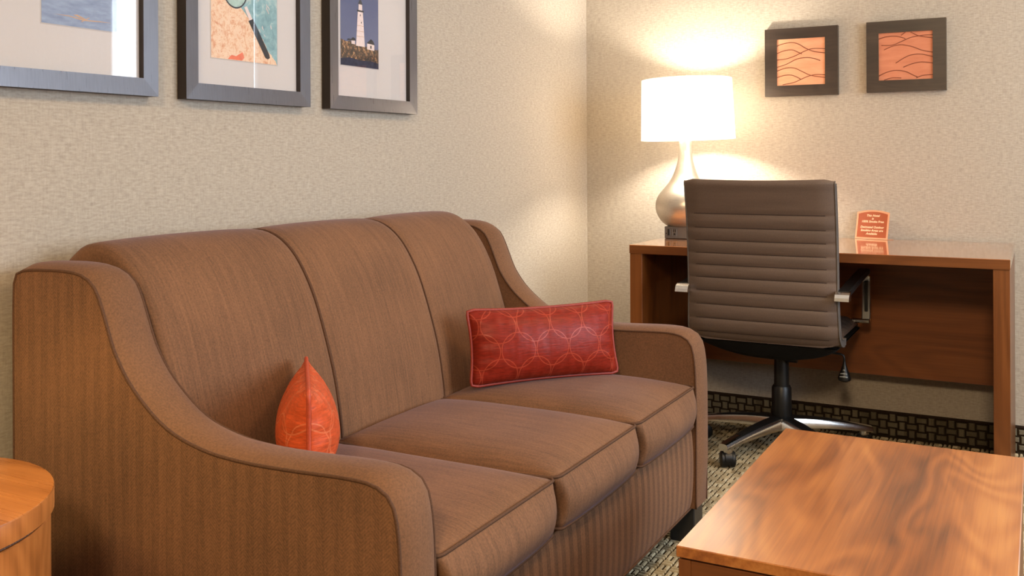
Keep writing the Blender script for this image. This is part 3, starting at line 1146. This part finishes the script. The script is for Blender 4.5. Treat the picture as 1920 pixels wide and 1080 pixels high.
for k in range(5):
    an = A0 + k * 2 * math.pi / 5
    t = np.linspace(0, 1, 12)
    xs = 0.038 + 0.290 * t
    zs = 0.108 - 0.030 * t ** 1.8
    leg = obj('leg', swing(None, an, leg_sweep(list(zip(xs, zs)), 0.058 - 0.020 * t, 0.040 - 0.020 * t)), 'chrome', ch, True, auto=0.7)
    t2 = np.linspace(0, 0.86, 11)
    xs2 = 0.030 + 0.286 * t2
    zs2 = 0.108 - 0.030 * t2 ** 1.8 + (0.040 - 0.020 * t2) / 2 - 0.0015
    obj('foot_cover', swing(None, an, leg_sweep(list(zip(xs2, zs2)), 0.046 - 0.016 * t2, np.full(11, 0.007))), 'black', leg, True, auto=0.7)
    cx_, cy_ = HX + 0.303 * math.cos(an), HY + 0.303 * math.sin(an)
    cs = obj('caster', lathe([(0.006, 0.052), (0.0165, 0.055), (0.0175, 0.074), (0.014, 0.082), (0.006, 0.085)], (cx_, cy_, 0), 16), 'chrome', ch, True, auto=0.7)
    yaw = an + 2.45
    ax = np.array([math.cos(yaw), math.sin(yaw), 0])
    off = np.array([-ax[1], ax[0], 0]) * 0.004
    cw = np.array([cx_, cy_, 0.0315])

    def wheel(s0, s1):
        ts = [s0, s0 + (s1 - s0) * 0.15, s0 + (s1 - s0) * 0.85, s1]
        return tube([cw + off + ax * s for s in ts], [0.022, 0.0268, 0.0268, 0.022], 24)
    obj('wheel', join(wheel(0.003, 0.025)), 'black', cs, True, auto=0.7)
    obj('wheel', join(wheel(-0.025, -0.003)), 'black', cs, True, auto=0.7)
    hood = [(0.0, 0.046), (0.0135, 0.0515), (0.021, 0.058)]
    obj('hood', tube([cw + off * 0.3 + ax * s + np.array([0, 0, 0.004]) for s in (-0.018, -0.012, 0.012, 0.018)], [0.017, 0.0262, 0.0262, 0.017], 24), 'black', cs, True, auto=0.7)

obj('column_sleeve', lathe([(0.033, 0.128), (0.0355, 0.135), (0.0345, 0.232), (0.030, 0.240)], (HX, HY, 0), 32), 'black', ch, True, auto=0.6)
obj('gas_column', lathe([(0.0265, 0.236), (0.0255, 0.352)], (HX, HY, 0), 32), 'black', ch, True, auto=0.6)
obj('mechanism', join(box((HX - 0.045, HY - 0.10, 0.350), (HX + 0.045, HY + 0.10, 0.392), 0.008, 2),
                      tube([(HX + 0.022, HY - 0.03, 0.352), (HX + 0.062, HY - 0.03, 0.352)], 0.021, 20)), 'black', ch, True, auto=0.6)
lv = obj('tilt_lever', join(tube(spline([(HX + 0.03, HY, 0.372), (HX + 0.15, HY, 0.372), (HX + 0.205, HY, 0.370), (HX + 0.216, HY, 0.364), (HX + 0.218, HY, 0.345)], 20), 0.0038, 8),
                            lathe([(0.0035, 0.348), (0.006, 0.335), (0.013, 0.314), (0.0205, 0.296), (0.0225, 0.287), (0.021, 0.280), (0.013, 0.276), (0.002, 0.275)], (HX + 0.218, HY, 0), 24)), 'black', ch, True, auto=0.8)
for z, w in ((0.316, 0.005), (0.304, 0.017), (0.294, 0.020)):
    obj('icon_mark', tube([(HX + 0.218 + w * math.sin(a), HY - (0.0125 if z > 0.31 else 0.0175 if z > 0.3 else 0.0215) * math.cos(a) - 0.0006, z + 0.002 * math.cos(a * 2)) for a in np.linspace(-0.7, 0.7, 7)], 0.0017, 6), 'grey_mark', lv)

# seat pan (black underside) and upholstered seat
HX += 0.010
SX0, SX1 = HX - 0.238, HX + 0.238
SY0, SY1 = -0.695, -0.205


def seat_z_edge(v):
    return 0.445 + 0.004 * v


pan = grid(lambda i, j: (HX + 0.236 * (-1 + 2 * i / 20), SY0 + 0.01 + (SY1 - SY0 - 0.03) * j / 16,
                         0.440 - 0.078 * ((1 - abs(-1 + 2 * i / 20) ** 2.2) * (1 - abs(-1 + 2 * j / 16) ** 3)) ** 0.6), 21, 17)
pan2 = [(v[0], v[1], 0.444) for v in pan[0]]
obj('seat_pan', join(pan, (pan2, pan[1])), 'black_matte', ch, True, auto=0.9)


def rib(s):
    return abs(math.sin(math.pi * s)) ** 0.55


def shell(profile_fn, smax, ribs, thick, name, mat):
    """ribbed pad swept across x: profile_fn(s) -> (y, z, normal y, normal z)"""
    NS, NX = ribs * 8 + 1, 15
    outer, inner = [], []
    for i in range(NS):
        s = i / (NS - 1)
        y, z, ny, nz = profile_fn(s)
        yield (s, y, z, ny, nz)


# seat: ribs run across, front edge waterfalls down
def seat_fn():
    NS, NX = 81, 15
    V = []
    for layer in (0, 1):
        for i in range(NS):
            s = i / (NS - 1)
            y = SY0 + (SY1 - SY0) * s
            zt = 0.486 - 0.010 * math.sin(math.pi * s) - 0.030 * max(0, (s - 0.85) / 0.15) ** 2
            for k in range(NX):
                u = -1 + 2 * k / (NX - 1)
                rnd = 0.016 * max(0, (abs(u) - 0.88) / 0.12) ** 2
                if layer == 0:
                    V.append((HX + 0.226 * u, y, zt + 0.005 * rib(s * 10) - rnd))
                else:
                    V.append((HX + 0.226 * u, y, 0.444 + rnd * 0.5))
    n = NS * NX
    Fc = []
    for i in range(NS - 1):
        for k in range(NX - 1):
            q = (i * NX + k, (i + 1) * NX + k, (i + 1) * NX + k + 1, i * NX + k + 1)
            Fc.append(q)
            Fc.append(tuple(x + n for x in reversed(q)))
    for i in range(NS - 1):
        for k in (0, NX - 1):
            Fc.append((i * NX + k, (i + 1) * NX + k, (i + 1) * NX + k + n, i * NX + k + n))
    for k in range(NX - 1):
        for i in (0, NS - 1):
            Fc.append((i * NX + k, i * NX + k + 1, i * NX + k + 1 + n, i * NX + k + n))
    return V, Fc


obj('seat', seat_fn(), 'leather', ch, True, auto=0.7)

# backrest: rear face profile from the seat up, seams at measured heights
SEAMS = [0.472, 0.519, 0.567, 0.613, 0.658, 0.700, 0.741, 0.783, 0.826, 0.873]
RP = spline([(-0.600, 0.436), (-0.650, 0.438), (-0.688, 0.448), (-0.712, 0.470), (-0.722, 0.50), (-0.727, 0.56), (-0.730, 0.62), (-0.733, 0.70), (-0.740, 0.79), (-0.752, 0.88), (-0.765, 0.95), (-0.770, 0.978), (-0.764, 0.988)], 150)
tgp = np.gradient(RP, axis=0)
tgp /= np.linalg.norm(tgp, axis=1)[:, None]
nrp = np.stack([-tgp[:, 1], tgp[:, 0]], 1)
nrp[nrp[:, 0] > 0] *= -1
nrp = np.where((RP[:, 1] < 0.45)[:, None], np.stack([np.zeros(150), -np.ones(150)], 1) * 0.5 + nrp * 0.5, nrp)
NXB = 17
BW = 0.2455
V = []
THK = 0.034
for layer in (0, 1):
    for i in range(150):
        y, z = RP[i]
        puff = 0.0
        for a, b in zip([0.40] + SEAMS, SEAMS + [1.02]):
            if a <= z < b and z > 0.45:
                t_ = (z - a) / (b - a)
                puff = 0.0058 * abs(math.sin(math.pi * t_)) ** 0.5 if b < 1.0 else 0.0058 * min(1, (z - a) / 0.02) ** 0.5
        for k in range(NXB):
            u = -1 + 2 * k / (NXB - 1)
            wv = BW * (1 + 0.02 * max(0, (0.60 - z) / 0.15))
            edge_ = max(0, (abs(u) - 0.9) / 0.1)
            curve = 0.010 * u * u            # wraps slightly towards the sitter
            top_dip = 0.006 * (1 - u * u) * max(0, (z - 0.9) / 0.09)
            if layer == 0:
                o_ = puff * (1 - edge_ ** 2) - 0.006 * edge_ ** 2
                V.append((HX - 0.002 + wv * u, y + nrp[i, 0] * o_ + curve, z + nrp[i, 1] * o_ - top_dip))
            else:
                o_ = -THK + 0.006 * edge_ ** 2 - puff * (1 - edge_ ** 2)
                zz = z + nrp[i, 1] * o_
                V.append((HX - 0.002 + wv * u, y + nrp[i, 0] * o_ + curve, zz - top_dip))
nL = 150 * NXB
Fc, Mi = [], []
for i in range(149):
    for k in range(NXB - 1):
        q = (i * NXB + k, (i + 1) * NXB + k, (i + 1) * NXB + k + 1, i * NXB + k + 1)
        Fc += [q, tuple(x + nL for x in reversed(q))]
        Mi += [0, 0]
    for k in (0, NXB - 1):
        Fc.append((i * NXB + k, (i + 1) * NXB + k, (i + 1) * NXB + k + nL, i * NXB + k + nL))
        Mi.append(1)
for k in range(NXB - 1):
    for i in (0, 149):
        Fc.append((i * NXB + k, i * NXB + k + 1, i * NXB + k + 1 + nL, i * NXB + k + nL))
        Mi.append(0)
bk_o = obj('backrest', (V, Fc, Mi), ['leather', 'leather_side'], ch, True, auto=0.7)
Va = np.array(V)
for k in (0, NXB - 1):
    e = Va[[i * NXB + k for i in range(8, 150)]]
    obj('piping', tube(e, 0.0028, 7), 'leather_side', bk_o, True)
    e = Va[[nL + i * NXB + k for i in range(8, 150)]]
    obj('piping', tube(e, 0.0028, 7), 'leather_side', bk_o, True)
for zs_ in SEAMS:
    i = int(np.argmin(np.abs(RP[:, 1] - zs_) + (RP[:, 0] > -0.70)))
    e = Va[[i * NXB + k for k in range(1, NXB - 1)]] + np.array([0, -0.0004, 0])
    obj('seam', tube(e, 0.0011, 5), 'stitch', bk_o)

# arms: chrome loop with a black pad on top
for s in (-1, 1):
    ax_ = HX + s * 0.262
    loop = spline([(ax_, -0.735, 0.610), (ax_, -0.70, 0.616), (ax_, -0.55, 0.628), (ax_, -0.36, 0.642), (ax_, -0.275, 0.643), (ax_, -0.250, 0.632), (ax_, -0.246, 0.60), (ax_, -0.250, 0.53), (ax_, -0.258, 0.480)], 44)
    w_, h_ = 0.030, 0.011

    def strap(P, w, h, off=0.0):
        P = np.asarray(P)
        tg_ = np.gradient(P, axis=0)
        tg_ /= np.linalg.norm(tg_, axis=1)[:, None]
        V_, F_ = [], []
        for p, t_ in zip(P, tg_):
            nn_ = np.cross([1.0, 0, 0], t_)
            c_ = p + nn_ * off
            for a, b in ((-1, -0.6), (-0.8, -1), (0.8, -1), (1, -0.6), (1, 0.6), (0.8, 1), (-0.8, 1), (-1, 0.6)):
                V_.append(c_ + np.array([1.0, 0, 0]) * a * w / 2 + nn_ * b * h / 2)
        n_ = 8
        for i in range(len(P) - 1):
            for k in range(n_):
                l = (k + 1) % n_
                F_.append((i * n_ + k, i * n_ + l, (i + 1) * n_ + l, (i + 1) * n_ + k))
        F_.append(tuple(range(n_ - 1, -1, -1)))
        F_.append(tuple((len(P) - 1) * n_ + k for k in range(n_)))
        return V_, F_
    ar = obj('armrest', join(strap(loop, w_, h_), box((min(ax_ - s * 0.05, ax_ + s * 0.014), -0.272, 0.466), (max(ax_ - s * 0.05, ax_ + s * 0.014), -0.244, 0.480), 0.003, 1)), 'chrome', ch, True, auto=0.6)
    pad = spline([(ax_, -0.715, 0.6165), (ax_, -0.55, 0.630), (ax_, -0.36, 0.644), (ax_, -0.29, 0.646)], 24)
    obj('arm_pad', strap(pad, 0.040, 0.020, -0.008 if np.cross([1.0, 0, 0], [0, 1.0, 0])[2] < 0 else 0.008), 'black', ar, True, auto=0.6)
    obj('arm_inlay', box((ax_ - 0.006, -0.2425, 0.500), (ax_ + 0.006, -0.2395, 0.615), 0.001, 1), 'black', ar)
    obj('arm_inlay', box((ax_ - 0.006, -0.2590, 0.500), (ax_ + 0.006, -0.2535, 0.615), 0.001, 1), 'black', ar)
    cp = [(-0.752, 0.606), (-0.749, 0.616), (-0.742, 0.626), (-0.728, 0.632), (-0.708, 0.634), (-0.708, 0.606)]
    capg = poly([(ax_ - 0.022, y, z) for y, z in cp], (0.044, 0, 0))
    obj('arm_tip', capg, 'chrome', ar)


# ------------------------------------------------------------------ framed prints on the left wall
def print_sea():
    n = N('sea_print')
    f = n.noise(n.coord((1, 8, 30)), 3.0, 3, 0.6)
    n.set(Base_Color=n.ramp(f, [(0.3, lin((122, 136, 164))), (0.7, lin((150, 164, 188)))]), Roughness=0.6)
    return n.m


def print_map():
    n = N('old_map_print')
    v = n.coord((1, 1, 1))
    x, y, z = n.sep(v)
    land = n.ramp(n.noise(v, 55, 5, 0.75, 0.4), [(0.32, lin((204, 132, 96))), (0.45, lin((224, 180, 146))), (0.55, lin((234, 206, 178))), (0.68, lin((212, 150, 112)))])
    sea = n.ramp(n.noise(v, 34, 4, 0.7, 0.5), [(0.3, lin((104, 142, 150))), (0.55, lin((136, 174, 180))), (0.75, lin((196, 208, 198)))])
    k = n.math('ADD', n.math('ADD', y, n.math('MULTIPLY', z, 0.94)), n.math('MULTIPLY', n.noise(v, 14, 3, 0.6), 0.07))
    n.set(Base_Color=n.mix(n.math('GREATER_THAN', k, MAPK), land, sea), Roughness=0.6)
    return n.m


def print_sky():
    n = N('dusk_sky_print')
    v = n.coord((1, 1, 1))
    x, y, z = n.sep(v)
    n.set(Base_Color=n.ramp(n.math('ADD', n.math('MULTIPLY', z, 2.2), n.math('MULTIPLY', n.noise(v, 30, 2), 0.12)), [(0.1, lin((112, 118, 146))), (0.8, lin((72, 84, 124)))]), Roughness=0.6)
    return n.m


def print_rock():
    n = N('rock_print')
    v = n.coord((1, 1, 1))
    n.set(Base_Color=n.ramp(n.noise(v, 90, 4, 0.7), [(0.40, lin((40, 32, 26))), (0.5, lin((84, 62, 42))), (0.58, lin((140, 98, 64))), (0.66, lin((220, 178, 132)))]), Roughness=0.6)
    return n.m


MAPK = 0.236
M['sea'], M['map'], M['sky'], M['rock'] = print_sea(), print_map(), print_sky(), print_rock()
M['water'] = plain('night_water_print', (44, 46, 66), 0.6, 0, 0.3, 0.3, 90)
M['tower'] = plain('tower_white_print', (226, 208, 204), 0.6, 0, 0.3, 0.08, 120)
M['ink'] = plain('dark_ink_print', (48, 50, 56), 0.6, 0, 0.3, 0.15, 120)
M['lens'] = plain('pale_lens_print', (166, 190, 182), 0.6, 0, 0.3, 0.18, 80)
M['boat'] = plain('boat_line_print', (196, 160, 130), 0.6, 0, 0.3, 0.08, 90)
M['coral'] = plain('coral_print', (226, 118, 86), 0.6, 0, 0.3, 0.12, 90)

PZ0 = 1.202
FX = 0.030


def picture(y0, y1, py0, py1, pz0, label, print_mat, z1=1.78):
    t = thing('framed_picture', (0.0, (y0 + y1) / 2, PZ0), label, 'picture', 'framed prints on the left wall')
    w = 0.0385
    for nm, pts in (('frame', [(y0, PZ0), (y1, PZ0), (y1 - w, PZ0 + w), (y0 + w, PZ0 + w)]), ('frame', [(y1, PZ0), (y1, z1), (y1 - w, z1 - w), (y1 - w, PZ0 + w)]),
                    ('frame', [(y1, z1), (y0, z1), (y0 + w, z1 - w), (y1 - w, z1 - w)]), ('frame', [(y0, z1), (y0, PZ0), (y0 + w, PZ0 + w), (y0 + w, z1 - w)])):
        # front face slopes a touch inward so that each mitred rail catches its own light
        V = [(FX + (0.001 if k < 2 else -0.001), p[0], p[1]) for k, p in enumerate(pts)] + [(0.002, p[0], p[1]) for p in pts]
        Fc = [(0, 1, 2, 3), (7, 6, 5, 4), (0, 4, 5, 1), (1, 5, 6, 2), (2, 6, 7, 3), (3, 7, 4, 0)]
        obj(nm, (V, Fc, [0, 1, 1, 1, 1, 1]), ['pframe', 'pframe_side'], t)
    a, b, c, d = y0 + w, y1 - w, PZ0 + w, z1 - w
    obj('mat_board', box((0.010, a, c), (0.0145, b, d)), 'mat_board', t)
    pz1 = d - (pz0 - c)
    bev = obj('mat_bevel', box((0.0145, py0 - 0.0025, pz0 - 0.0025), (0.0149, py1 + 0.0025, pz1 + 0.0025)), 'mat_bevel', t)
    pr = obj('print', box((0.0149, py0, pz0), (0.0153, py1, pz1)), print_mat, t)
    obj('glass', box((0.0185, a, c), (0.0200, b, d)), 'glass', t)
    return t, pr


def flat(name, pts, mat, parent, x=0.0153, th=0.0003):
    return obj(name, poly([(x, p[0], p[1]) for p in pts], (th, 0, 0)), mat, parent)


t1, p1 = picture(-2.838, -2.405, -2.682, -2.502, 1.335, 'framed blue-grey sea print with wide mat, leftmost on the left wall', 'sea')
flat('boat_print', [(-2.655, 1.3555), (-2.62, 1.3565), (-2.585, 1.3520), (-2.545, 1.3535), (-2.515, 1.353), (-2.545, 1.3515), (-2.585, 1.3495), (-2.62, 1.3545)], 'boat', p1)
flat('boat_print', [(-2.61, 1.359), (-2.60, 1.3605), (-2.575, 1.352), (-2.578, 1.350)], 'boat', p1, 0.01565)
flat('boat_print', [(-2.592, 1.347), (-2.572, 1.358), (-2.571, 1.357), (-2.590, 1.3462)], 'boat', p1, 0.0160)

t2, p2 = picture(-2.324, -1.890, -2.232, -2.003, 1.306, 'framed old map print with a magnifying glass, middle of the left wall trio', 'map')
lc = (-2.152, 1.481)
ring = [(lc[0] + 0.043 * math.cos(a), lc[1] + 0.048 * math.sin(a)) for a in np.linspace(0, 2 * math.pi, 36, endpoint=False)]
inn = [(lc[0] + 0.039 * math.cos(a), lc[1] + 0.044 * math.sin(a)) for a in np.linspace(0, 2 * math.pi, 36, endpoint=False)]
flat('magnifier_print', ring, 'ink', p2)
flat('magnifier_lens_print', inn, 'lens', p2, 0.01565)
flat('magnifier_print', [(-2.122, 1.440), (-2.113, 1.444), (-2.092, 1.412), (-2.101, 1.406)], 'tower', p2, 0.01565)
flat('magnifier_print', [(-2.107, 1.408), (-2.091, 1.415), (-2.033, 1.330), (-2.031, 1.322), (-2.038, 1.318), (-2.047, 1.321)], 'ink', p2, 0.0160)
flat('coral_print', [(-2.178, 1.307), (-2.165, 1.318), (-2.150, 1.316), (-2.128, 1.328), (-2.122, 1.314), (-2.13, 1.307)], 'coral', p2)
for k in range(14):
    cy_, cz_ = random.uniform(-2.075, -2.012), random.uniform(1.36, 1.56)
    flat('coast_mark_print', [(cy_, cz_), (cy_ + 0.002, cz_ + 0.001), (cy_ - 0.003, cz_ + random.uniform(0.006, 0.016)), (cy_ - 0.005, cz_ + 0.006)], 'mat_board', p2)

t3, p3 = picture(-1.807, -1.378, -1.741, -1.562, 1.330, 'framed lighthouse print with off-centre mat, rightmost on the left wall', 'sky')
flat('water_print', [(-1.741, 1.330), (-1.562, 1.330), (-1.562, 1.347), (-1.60, 1.351), (-1.65, 1.349), (-1.70, 1.354), (-1.741, 1.349)], 'water', p3)
flat('rock_print', [(-1.741, 1.349), (-1.70, 1.354), (-1.65, 1.349), (-1.60, 1.351), (-1.562, 1.347), (-1.562, 1.388), (-1.575, 1.386), (-1.60, 1.392), (-1.64, 1.391), (-1.68, 1.395), (-1.70, 1.402), (-1.715, 1.398), (-1.741, 1.404)], 'rock', p3)
flat('tower_print', [(-1.671, 1.390), (-1.629, 1.390), (-1.638, 1.490), (-1.662, 1.490)], 'tower', p3, 0.01565)
flat('gallery_print', [(-1.6655, 1.490), (-1.6345, 1.490), (-1.6345, 1.495), (-1.6655, 1.495)], 'ink', p3, 0.0160)
flat('lantern_print', [(-1.659, 1.495), (-1.641, 1.495), (-1.642, 1.512), (-1.658, 1.512)], 'tower', p3, 0.0160)
flat('dome_print', [(-1.660, 1.512), (-1.640, 1.512), (-1.645, 1.522), (-1.650, 1.527), (-1.655, 1.522)], 'ink', p3, 0.0160)
for k, (zz, hw) in enumerate(((1.418, 0.0190), (1.433, 0.0175), (1.449, 0.016))):
    flat('band_print', [(-1.650 - hw, zz), (-1.650 + hw, zz), (-1.650 + hw, zz + 0.0012), (-1.650 - hw, zz + 0.0012)], 'boat', p3, 0.0160)
for cy_, cz_ in ((-1.652, 1.478), (-1.647, 1.457)):
    flat('window_print', [(cy_, cz_), (cy_ + 0.003, cz_), (cy_ + 0.003, cz_ + 0.005), (cy_, cz_ + 0.005)], 'ink', p3, 0.0160)
flat('cottage_print', [(-1.618, 1.385), (-1.583, 1.383), (-1.583, 1.400), (-1.618, 1.402)], 'tower', p3, 0.01565)
flat('roof_print', [(-1.620, 1.402), (-1.581, 1.400), (-1.590, 1.412), (-1.600, 1.416), (-1.608, 1.410)], 'ink', p3, 0.0160)
flat('door_print', [(-1.603, 1.388), (-1.597, 1.388), (-1.597, 1.397), (-1.603, 1.397)], 'ink', p3, 0.0160)
flat('cottage_print', [(-1.692, 1.394), (-1.676, 1.393), (-1.676, 1.404), (-1.692, 1.405)], 'tower', p3, 0.01565)
flat('roof_print', [(-1.712, 1.402), (-1.672, 1.404), (-1.676, 1.411), (-1.686, 1.413), (-1.694, 1.407), (-1.708, 1.407)], 'ink', p3, 0.0160)


# ------------------------------------------------------------------ two small square prints on the back wall
def art_panel(name, a, b):
    n = N(name)
    f = n.noise(n.coord((6, 6, 30)), 2.0, 3, 0.6)
    n.set(Base_Color=n.ramp(f, [(0.3, lin(a)), (0.7, lin(b))]), Roughness=0.14)
    return n.m


M['panel_light'] = art_panel('apricot_panel', (218, 150, 114), (230, 168, 132))
M['panel_deep'] = art_panel('terracotta_panel', (190, 118, 88), (204, 134, 102))


def art(x0, x1, z0, z1, ox0, ox1, oz0, oz1, panel, lines, label):
    t = thing('framed_art', ((x0 + x1) / 2, 0, z0), label, 'picture', 'small square wave prints over the desk')
    yf, yb_ = -0.026, -0.001
    rails = [[(x0, z0), (x1, z0), (ox1, oz0), (ox0, oz0)], [(x1, z0), (x1, z1), (ox1, oz1), (ox1, oz0)], [(x1, z1), (x0, z1), (ox0, oz1), (ox1, oz1)], [(x0, z1), (x0, z0), (ox0, oz0), (ox0, oz1)]]
    for r in rails:
        obj('frame', poly([(p[0], yf, p[1]) for p in r], (0, yb_ - yf, 0)), 'aframe', t)
    pn = obj('art_panel', box((ox0 - 0.004, -0.020, oz0 - 0.004), (ox1 + 0.004, -0.010, oz1 + 0.004)), panel, t)
    W_, H_ = ox1 - ox0, oz1 - oz0
    for ln in lines:
        P = spline([(ox0 + W_ * u, -0.0203, oz0 + H_ * v) for u, v in ln], 26)
        obj('wave_line', tube(P, 0.0016, 5), 'art_line', pn, True)
    return t


L1 = [[(0.0, .86), (.12, .90), (.3, .92), (.45, .88), (.62, .77), (.78, .70), (1, .66)], [(0.0, .70), (.15, .75), (.32, .76), (.45, .70), (.52, .665)],
      [(0.0, .56), (.2, .575), (.38, .63), (.58, .72), (.75, .765), (1, .75)], [(0.0, .40), (.2, .46), (.42, .56), (.62, .58), (.78, .55), (.9, .50)],
      [(0.0, .32), (.18, .375), (.36, .37), (.52, .29), (.68, .205), (.85, .165), (1, .14)], [(0.0, .18), (.15, .22), (.3, .22), (.42, .17), (.5, .12)],
      [(.12, .02), (.35, .06), (.5, .12), (.65, .18), (.82, .21), (1, .195)]]
L2 = [[(0.0, .88), (.15, .92), (.32, .92), (.45, .88), (.5, .85)], [(.05, .74), (.25, .735), (.42, .80), (.6, .875), (.8, .905), (1, .91)],
      [(.42, .93), (.5, .99)], [(.6, .985), (.75, .90), (1, .84)], [(.10, .645), (.25, .71), (.42, .735), (.62, .685), (.8, .60), (1, .545)],
      [(.32, .355), (.48, .46), (.62, .515), (.8, .515), (1, .455)], [(.46, .26), (.6, .32), (.78, .355), (1, .325)],
      [(.0, .10), (.15, .17), (.32, .205), (.5, .17), (.65, .085), (.72, .05)], [(.10, .01), (.25, .05), (.42, .04)], [(.70, .03), (.82, .075), (1, .085)]]
art(0.790, 1.071, 1.304, 1.572, 0.837, 1.023, 1.346, 1.530, 'panel_light', L1, 'small square dark-framed apricot wave print, nearer the lamp on the back wall')
art(1.176, 1.455, 1.307, 1.574, 1.220, 1.409, 1.3505, 1.530, 'panel_deep', L2, 'small square dark-framed terracotta wave print, farther from the lamp on the back wall')
